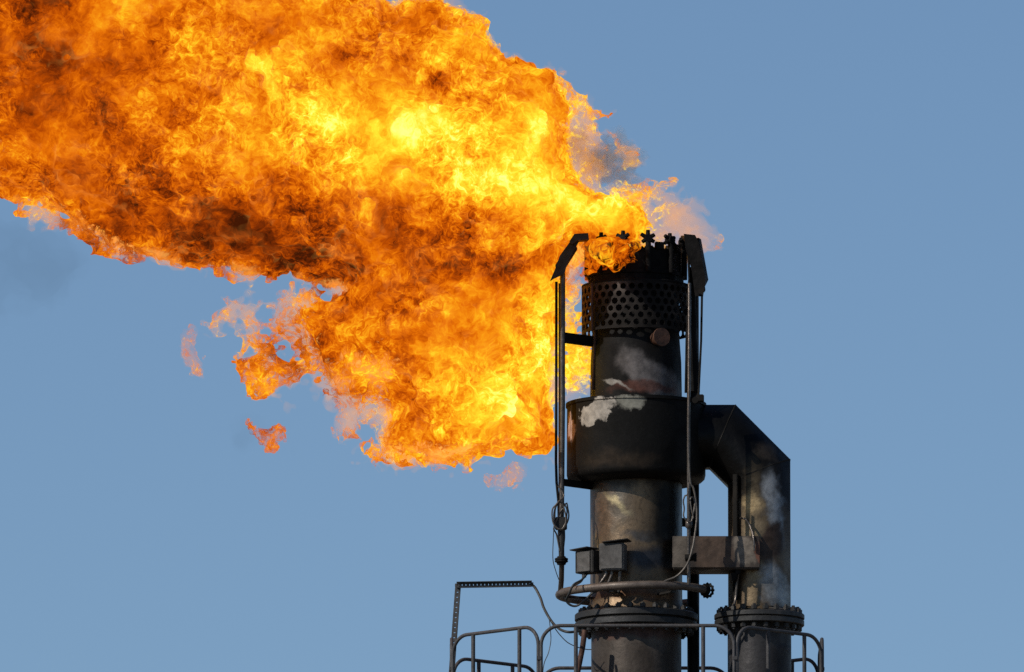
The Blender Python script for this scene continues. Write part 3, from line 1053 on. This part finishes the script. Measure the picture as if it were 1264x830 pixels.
def inflate(d2, Y, R, yc):
    """round a signed outline distance into a solid: d2 (x,z), Y depth samples"""
    a = R - np.minimum(d2, R)
    yy = Y[None, :, None] - yc[:, None, :]
    return (R[:, None, :] if isinstance(R, np.ndarray) else R) - np.sqrt(a[:, None, :] ** 2 + yy ** 2)


def gauss2(X, Zg, lst):
    gx, gz = np.meshgrid(X, Zg, indexing='ij')
    out = np.zeros(gx.shape, np.float32)
    for px, py, sx, sy, amp in lst:
        x, z = xz(px, py)
        out += amp * np.exp(-0.5 * (((gx - x) / (sx * .01)) ** 2 + ((gz - z) / (sy * .01)) ** 2))
    return out


H = 0.024
PX0, PX1, PY0, PY1, YD = -170, 900, -150, 620, 1.85
x0_, z1_ = xz(PX0, PY0)
x1_, z0_ = xz(PX1, PY1)
GX = np.arange(x0_, x1_, H)
GY = np.arange(-YD, YD, H)
GZ = np.arange(z0_, z1_, H)
SH = (len(GX), len(GY), len(GZ))
ORG = (GX[0], GY[0], GZ[0])

MAIN = [(-150, -130), (430, -130), (466, -20), (474, 2), (488, 14), (500, 6), (522, 8), (545, 4), (570, 15), (598, 36), (608, 56), (622, 66),
        (640, 70), (660, 78), (680, 88), (698, 100), (712, 118), (716, 150), (712, 190), (718, 212), (740, 230), (770, 238), (798, 242), (814, 262),
        (818, 285), (812, 300), (797, 316), (780, 332), (755, 347), (725, 347), (714, 352), (706, 375), (698, 400), (697, 440), (698, 475), (690, 500),
        (688, 545), (680, 563), (660, 560), (640, 560), (625, 556), (600, 567), (570, 571), (545, 572), (520, 560), (490, 568), (462, 566), (470, 545),
        (478, 520), (462, 500), (440, 518), (415, 508), (400, 488), (385, 468), (375, 440), (358, 425), (346, 400), (358, 375), (378, 362), (400, 362),
        (415, 351), (380, 351), (330, 344), (295, 334), (280, 325), (245, 328), (190, 318), (150, 304), (110, 284), (75, 267), (40, 251), (0, 247),
        (-60, 236), (-150, 226)]
CAPS = [[(680, 85), (712, 106), (730, 130), (743, 160), (746, 178), (736, 196), (748, 215), (740, 232), (700, 240), (670, 160)],          # pale billow at the upper right
        [(752, 236), (776, 226), (803, 226), (830, 230), (851, 246), (866, 262), (876, 284), (872, 312), (852, 322), (836, 304), (795, 304), (750, 280)],   # veil over the tip
        [(758, 172), (775, 175), (790, 188), (791, 203), (778, 212), (768, 196)],
        [(392, 352), (355, 362), (334, 380), (327, 398), (342, 420), (366, 440), (390, 470), (398, 420)],
        [(300, 372), (292, 392), (300, 415), (296, 440), (304, 462), (312, 484), (330, 490), (344, 494), (356, 502), (354, 480), (372, 468), (392, 462), (372, 440), (346, 436), (330, 424), (322, 400), (312, 366)],
        [(262, 384), (272, 372), (288, 370), (296, 392), (284, 402), (268, 408), (258, 400)],
        [(402, 486), (424, 488), (452, 492), (470, 512), (452, 522), (430, 540), (416, 532), (414, 510)],
        [(440, 572), (458, 560), (480, 556), (500, 564), (520, 558), (545, 571), (600, 566), (625, 556), (650, 559), (684, 562), (692, 580), (680, 574), (660, 570), (640, 566), (622, 562), (605, 572), (570, 578), (545, 580), (520, 568), (490, 575)],
        [(694, 345), (722, 350), (714, 376), (708, 396), (730, 436), (731, 474), (708, 486), (690, 480)],
        [(20, 244), (60, 250), (100, 272), (150, 296), (130, 302), (100, 292), (60, 272)]]

MAIN = [(x, y - 6 if y > 540 else y) for x, y in MAIN]
CAPS[7] = [(x, y - 9) for x, y in CAPS[7]]
d_main = poly_sdf(MAIN, GX, GZ)
gxx, gzz = np.meshgrid(GX, GZ, indexing='ij')
pxg = gxx * 100 + 785
pyg = 415 + (gzz - Z0) / ZS
# the plume leans towards the viewer in front of the tip, and the lower lobe trails behind the pilot pipe
yc = (gauss2(GX, GZ, [(754, 327, 40, 24, -.64), (650, 470, 90, 110, .22), (700, 450, 30, 90, .45), (700, 315, 20, 36, .55), (150, 150, 200, 200, .1)])).astype(np.float32)
Rm = (1.35 - 0.45 * np.exp(-((pxg - 700) / 130) ** 2 - ((pyg - 470) / 110) ** 2)).astype(np.float32)
d_s = d_main
Rm = np.clip(Rm - np.clip(gauss2(GX, GZ, [(365, 415, 50, 55, .8), (430, 500, 40, 35, .65), (725, 160, 30, 60, .6), (825, 270, 30, 40, .5), (705, 430, 20, 70, .35)]), 0, .8), .3, 2).astype(np.float32)
F = inflate(d_s, GY, Rm, yc)
# the draught through the rim nozzles keeps their heads clear in front of the fire
F -= (gauss2(GX, GZ, [(766, 291, 32, 8, .9), (742, 291, 12, 8, .7), (714, 293, 10, 7, .9)])[:, None, :] / (1 + np.exp((GY[None, :, None] + .42) / .05))).astype(np.float32)

low = lattice_noise(SH, H, (.75, .7, .62), 11)
mid = lattice_noise(SH, H, (.36, .36, .30), 12)
m2 = lattice_noise(SH, H, (.19, .19, .16), 13)
m3 = lattice_noise(SH, H, (.10, .10, .085), 14)
m4 = lattice_noise(SH, H, (.055, .055, .05), 15)
# billows: rounded lobes with sharp creases between
bil = (np.abs(low) - .8) * .10 + (np.abs(mid) - .8) * .075 + (np.abs(m2) - .8) * .06 + (np.abs(m3) - .8) * .035 + m4 * .022
edge = gauss2(GX, GZ, [(720, 165, 30, 60, -.06), (820, 262, 40, 40, -.10), (375, 410, 40, 60, -.10), (440, 500, 50, 30, -.05), (560, 560, 120, 14, -.03),
                       (705, 430, 14, 70, -.05), (0, 150, 40, 50, -.1)])
Fc = F + bil * (1.0) + edge[:, None, :] - 0.015
Fc += gauss2(GX, GZ, [(758, 322, 38, 24, 1.0)])[:, None, :] * (.07 * m2 + .05 * m3 - .06 * np.abs(mid) + .05)
Fe = np.full(SH, -1, np.float32)
for cp in CAPS:
    dc = poly_sdf(cp, GX, GZ)
    Fe = np.maximum(Fe, inflate(dc, GY, np.full(dc.shape, .34, np.float32), np.full(dc.shape, .05, np.float32)))
Fcap = Fe + np.abs(mid) * .05 + (.8 - np.abs(m2)) * .11 - (np.abs(m3) - .6) * .07 + m4 * .03 - .06
Fcore = Fc
Fsh = Fcap - .035 - .05 * (np.abs(m3) - .6) + .02 * m4
Fc = np.maximum(Fc, Fsh)
Fc[0] = Fc[-1] = -1
Fc[:, 0] = Fc[:, -1] = -1
Fc[:, :, 0] = Fc[:, :, -1] = -1
# keep the fire off the pilot hood and pipe so that they stand clear in front of it
Vc, Qc = surface_nets(Fc, ORG, H, 160)
gi = np.clip(((Vc - np.array(ORG)) / H).round().astype(int), 0, np.array(SH) - 1)
vi = (gi[:, 0], gi[:, 1], gi[:, 2])

HEAT = [(110, 150, 170, 130, -.06), (330, 300, 200, 60, -.03), (500, 200, 170, 60, .03), (450, 170, 115, 50, .23), (370, 185, 60, 40, .16), (600, 110, 70, 40, .16), (560, 215, 90, 45, .17), (655, 250, 70, 34, .22), (780, 272, 60, 28, .34),
        (655, 430, 55, 65, .33), (590, 490, 80, 40, .10), (690, 450, 25, 60, .12), (520, 450, 70, 50, .06), (420, 40, 50, 40, .08), (150, 30, 60, 40, .05), (690, 130, 40, 40, .10),
        (520, 320, 130, 34, -.12), (330, 320, 150, 24, -.12), (200, 290, 70, 24, -.10), (640, 345, 90, 22, -.11), (30, 30, 60, 60, -.13), (320, 40, 30, 30, -.12), (70, 130, 50, 60, -.10),
        (500, 70, 50, 34, -.13), (545, 118, 18, 14, -.34), (300, 250, 60, 60, -.08), (140, 200, 60, 60, -.08), (420, 260, 90, 18, -.09), (730, 195, 20, 30, -.22), (520, 520, 50, 20, -.09),
        (365, 420, 40, 50, -.10), (410, 490, 40, 25, -.16), (610, 150, 40, 20, -.08), (760, 322, 40, 22, -.12), (450, 540, 20, 20, -.05)]
heat2 = 0.475 + gauss2(GX, GZ, HEAT)
heat = heat2[gi[:, 0], gi[:, 2]] + 0.06 * low[vi] * .6 + 0.05 * mid[vi] + .03 * m2[vi]
crease_shade = ((np.abs(low[vi]) - .8) * .03 + (np.abs(mid[vi]) - .8) * .04 + (np.abs(m2[vi]) - .8) * .04)  # darkens the folds, standing in for shading a glowing surface lacks
heat = heat + crease_shade
TIPZ = gauss2(GX, GZ, [(765, 322, 40, 30, 1.0)])
THIN = [(385, 430, 50, 50, .10), (440, 470, 40, 30, .06), (520, 395, 16, 22, .22), (455, 420, 18, 26, .28), (690, 470, 22, 26, .35), (760, 190, 20, 40, .3), (640, 500, 14, 14, .2), (350, 410, 34, 40, .45), (400, 470, 40, 25, .28), (425, 510, 24, 22, .40), (480, 470, 16, 30, .30), (700, 440, 16, 50, .45), (0, 165, 30, 34, .42), (120, 175, 10, 16, .25),
        (725, 150, 22, 45, .50), (735, 205, 20, 26, .60), (820, 268, 20, 30, .55), (760, 320, 44, 28, .45), (560, 576, 130, 7, .25), (700, 318, 14, 26, .30), (460, 555, 20, 14, .35),
        (715, 390, 10, 50, .5), (420, 358, 30, 8, .4)]
thin2 = gauss2(GX, GZ, THIN) + .62 * np.exp(-np.maximum(d_main, 0) / .12) * (1 - np.exp(-((pxg - 750) / 48) ** 2 - ((pyg - 328) / 30) ** 2))
thin = thin2[gi[:, 0], gi[:, 2]] + .06 * m2[vi]
shred = np.clip((Fsh[vi] - Fcore[vi]) / .06 + .5, 0, 1)
thin = thin * (1 - shred) + shred * (.58 + .10 * mid[vi] + gauss2(GX, GZ, [(864, 275, 30, 40, .60), (815, 250, 26, 22, .12), (775, 190, 25, 25, .10), (735, 150, 20, 50, .06), (285, 400, 26, 40, .12), (425, 515, 24, 24, .10)])[gi[:, 0], gi[:, 2]])
heat = heat + shred * .06

# ---- glow of burning gas: a colour of its own at every temperature
k = NT('burning gas')
co = k.n('ShaderNodeTexCoord').outputs['Object']
at = k.n('ShaderNodeAttribute', attribute_name='gas_heat').outputs['Fac']
w1 = k.vmath('SUBTRACT', k.noise(co, 1.9, 3, .55, col=True), (.5, .5, .5))
p1 = k.vmath('ADD', co, k.scale(w1, .42))
w2 = k.vmath('SUBTRACT', k.noise(p1, 6.0, 3, .55, col=True), (.5, .5, .5))
p2 = k.vmath('ADD', p1, k.scale(w2, .16))
th = k.n('ShaderNodeAttribute', attribute_name='gas_thin').outputs['Fac']
a1 = k.noise(p2, 2.3, 7, .62)
a2 = k.noise(p2, 7.5, 6, .62)
# filaments: thin bright sheets where a warped field crosses its middle
f1 = k.math('SUBTRACT', 1.0, k.math('MULTIPLY', k.math('ABSOLUTE', k.math('SUBTRACT', k.noise(p2, 4.2, 4, .55), .5)), 9.0), clamp=True)
f2 = k.math('SUBTRACT', 1.0, k.math('MULTIPLY', k.math('ABSOLUTE', k.math('SUBTRACT', k.noise(p2, 10.5, 3, .55), .5)), 8.0), clamp=True)
a3 = k.noise(p2, 26.0, 4, .6)
calm = k.smooth(k.noise(k.vmath('ADD', co, (7.1, 3.3, 1.9)), 1.1, 2, .5), .36, .64, .40, 1.25)
calm = k.math('MAXIMUM', calm, k.smooth(th, .1, .35, 0.0, 1.35))
h = k.math('ADD', at, k.math('MULTIPLY', k.math('SUBTRACT', a1, .5), 1.05))
h = k.math('ADD', h, k.math('MULTIPLY', k.math('SUBTRACT', a2, .5), k.math('MULTIPLY', calm, .72)))
h = k.math('ADD', h, k.math('MULTIPLY', k.math('SUBTRACT', a3, .5), k.math('MULTIPLY', calm, .30)))
h = k.math('ADD', h, k.math('MULTIPLY', k.math('SUBTRACT', k.math('POWER', f1, 2.0), .25), k.math('MULTIPLY', calm, .11)))
h = k.math('ADD', h, k.math('MULTIPLY', k.math('SUBTRACT', k.math('POWER', f2, 2.0), .25), k.math('MULTIPLY', calm, .10)))
h = k.math('MULTIPLY', h, .80)
FIRE = [(0.02, lin(66, 24, 5)), (0.14, lin(126, 46, 5)), (0.27, lin(186, 76, 4)), (0.40, lin(230, 112, 8)), (0.50, lin(249, 146, 18)),
        (0.62, lin(255, 184, 30)), (0.76, lin(255, 214, 48)), (0.96, lin(255, 240, 120))]
em = k.n('ShaderNodeEmission', {'Color': k.ramp(h, FIRE), 'Strength': k.smooth(h, .50, .95, 1.0, 1.45)})
# where the burning sheet is thin it is torn into shreds
tear = k.math('ADD', k.math('MULTIPLY', a2, .84), k.math('MULTIPLY', a3, .16))
tear = k.math('ADD', tear, k.math('MULTIPLY', k.math('SUBTRACT', k.math('POWER', f2, 2.0), .3), .12))
lo = k.math('ADD', k.math('MULTIPLY', th, .62), .04)
wid = k.smooth(th, .15, .6, .15, .22)
cov = k.math('MULTIPLY', k.smooth(tear, lo, k.math('ADD', lo, wid)), k.smooth(th, .38, .90, 1.0, .5))
tr = k.n('ShaderNodeBsdfTransparent')
ms = k.n('ShaderNodeMixShader', {0: cov, 1: tr.outputs[0], 2: em.outputs[0]})
k.t.links.new(ms.outputs[0], k.out.inputs['Surface'])
M['fire'] = k.m


def gas(name, emi, strength, absorb, density):
    """thin even glowing or sooty gas filling a closed hull"""
    k = NT(name)
    e = k.n('ShaderNodeEmission', {'Color': emi, 'Strength': strength})
    a = k.n('ShaderNodeVolumeAbsorption', {'Color': absorb, 'Density': density})
    s = k.n('ShaderNodeAddShader')
    k.t.links.new(e.outputs[0], s.inputs[0])
    k.t.links.new(a.outputs[0], s.inputs[1])
    k.t.links.new(s.outputs[0], k.out.inputs['Volume'])
    return k.m


M['veil'] = gas('glowing gas veil', (1.0, .42, .08), 1.05, (.4, .3, .2), 1.3)
M['wisp'] = gas('faint glowing gas', (1.0, .36, .08), 1.0, (.4, .3, .25), 1.6)
M['thin_smoke'] = gas('very thin soot smoke', (0, 0, 0), 0.0, (.2, .2, .2), .12)
k = NT('thin soot smoke')
vs = k.n('ShaderNodeVolumeScatter', {'Color': (.55, .5, .46), 'Density': 1.0})
va_ = k.n('ShaderNodeVolumeAbsorption', {'Color': (.5, .4, .25), 'Density': 1.2})
sm = k.n('ShaderNodeAddShader')
k.t.links.new(vs.outputs[0], sm.inputs[0])
k.t.links.new(va_.outputs[0], sm.inputs[1])
k.t.links.new(sm.outputs[0], k.out.inputs['Volume'])
M['smoke'] = k.m

base = (0, 0, float(t1))
flame = thing('gas_flame', 'huge billowing orange and yellow gas flame blown sideways from the top of the flare stack', 'flame', base)
np_mesh('fire_body', Vc, Qc, M['fire'], flame, {'gas_heat': heat, 'gas_thin': thin})

# ---- translucent outer gas
TIPZ = TIPZ.astype(np.float32)
Fe = np.maximum(Fcap, Fc + .03 - .30 * TIPZ[:, None, :] + .02 * m2 - .03 * np.abs(m3) + .014 * m4)
Fe[0] = Fe[-1] = -1
Fe[:, 0] = Fe[:, -1] = -1
Fe[:, :, 0] = Fe[:, :, -1] = -1
Ve, Qe = surface_nets(Fe, ORG, H, 120)
np_mesh('outer_gas', Ve, Qe, M['veil'], flame)
print('FLAME', SH, len(Vc), len(Ve))


def wisp(name, label, cat, poly, R, seed, mat, amp=1.0, hh=0.016, grp=None, kind=None, Yc=0.0, off=0.0, cells=(.16, .085, .045), fire=None):
    pa = np.array(poly)
    xa, za = xz(pa[:, 0].min() - 22, pa[:, 1].max() + 22)
    xb, zb_ = xz(pa[:, 0].max() + 22, pa[:, 1].min() - 22)
    X, Zg, Yg = np.arange(xa, xb, hh), np.arange(za, zb_, hh), np.arange(-R - .2, R + .2, hh)
    sh = (len(X), len(Yg), len(Zg))
    d = poly_sdf(poly, X, Zg)
    Fw = inflate(d, Yg, np.full(d.shape, R, np.float32), np.zeros(d.shape, np.float32))
    c = cells
    Fw = Fw + amp * (lattice_noise(sh, hh, (c[0],) * 3, seed) * .05 + (.8 - np.abs(lattice_noise(sh, hh, (c[1],) * 3, seed + 1))) * .05
                     - (np.abs(lattice_noise(sh, hh, (c[2],) * 3, seed + 2)) - .6) * .025) + off
    Fw[0] = Fw[-1] = -1
    Fw[:, 0] = Fw[:, -1] = -1
    Fw[:, :, 0] = Fw[:, :, -1] = -1
    V, Q = surface_nets(Fw, (X[0], Yg[0] + Yc, Zg[0]), hh)
    b = V.mean(0)
    b[2] = V[:, 2].min()
    o = np_mesh(name, V, Q, mat, None, base=b)
    o.location = b
    if fire is not None:
        th_, ht_ = fire
        V2, Q2 = surface_nets(Fw - .012, (X[0], Yg[0] + Yc, Zg[0]), hh)
        np_mesh('burning_shred', V2, Q2, M['fire'], o, {'gas_heat': np.full(len(V2), ht_), 'gas_thin': np.full(len(V2), th_)})
    return tag(o, label, cat, grp, kind)


wisp('flame_wisp', 'small orange flame lick drifting alone in the sky under the main flame', 'flame wisp', [(308, 524), (318, 532), (330, 530), (346, 534), (351, 548), (340, 554), (322, 548)], .16, 31, M['wisp'], 1.1, fire=(.58, .34), grp='detached flame wisps')
wisp('flame_wisp', 'faint pink flame wisp farthest out at the left of the lower flame', 'flame wisp', [(222, 412), (236, 404), (248, 414), (240, 428), (242, 444), (246, 462), (236, 460), (230, 440), (224, 430)], .12, 36, M['wisp'], 1.3, fire=(.74, .45), grp='detached flame wisps')
wisp('flame_wisp', 'tiny pale pink flame wisp just below the flame beside the pilot pipe', 'flame wisp', [(606, 592), (620, 586), (632, 578), (640, 590), (634, 602), (620, 596)], .10, 41, M['wisp'], 1.3, fire=(.74, .5), grp='detached flame wisps')
wisp('smoke_puff', 'grey smoke puff curling between the flame and the stack top', 'smoke', [(700, 150), (722, 165), (744, 172), (766, 168), (784, 182), (786, 206), (776, 226), (752, 236), (730, 232), (706, 215)], .45, 51, M['smoke'], 1.6, .02)
wisp('smoke_trail', 'faint dark smoke drifting under the far left end of the flame', 'smoke', [(-60, 250), (20, 262), (80, 290), (110, 330), (70, 372), (10, 390), (-60, 400)], .6, 61, M['thin_smoke'], 2.2, .03, cells=(.45, .22, .1))
wisp('smoke_trail', 'faint dark smoke smear beside the small drifting flame lick', 'smoke', [(284, 528), (300, 518), (330, 514), (356, 520), (362, 536), (340, 532), (310, 542), (292, 540)], .3, 66, M['thin_smoke'], 1.6, .02, Yc=.4, cells=(.2, .12, .06))

# ------------------------------------------------------------------ light
EL, AZ = math.radians(36), math.radians(235)
w = bpy.data.worlds.new('World')
SC.world = w
w.use_nodes = True
nt = w.node_tree
bg = nt.nodes['Background']
sky = nt.nodes.new('ShaderNodeTexSky')
sky.sky_type = 'NISHITA'
sky.sun_disc = False
sky.sun_elevation = EL
sky.sun_rotation = AZ
sky.air_density = 0.87
sky.dust_density = 0.0
sky.ozone_density = 5.0
nt.links.new(sky.outputs[0], bg.inputs[0])
bg.inputs[1].default_value = 0.079
sd = bpy.data.lights.new('sun', 'SUN')
sd.energy = 3.8
sd.angle = math.radians(0.5)
sd.color = (1, .95, .87)
so = bpy.data.objects.new('sun', sd)
C.objects.link(so)
to_sun = Vector((math.sin(AZ) * math.cos(EL), math.cos(AZ) * math.cos(EL), math.sin(EL)))
so.rotation_euler = to_sun.to_track_quat('Z', 'Y').to_euler()
so.location = (-20, -20, 60)

SC.view_settings.view_transform = 'Standard'
SC.view_settings.look = 'None'
SC.view_settings.exposure = 0.0
SC.view_settings.gamma = 1.0
SC.render.engine = 'CYCLES'
cy = SC.cycles
cy.max_bounces = 6
cy.transparent_max_bounces = 64
cy.use_denoising = False
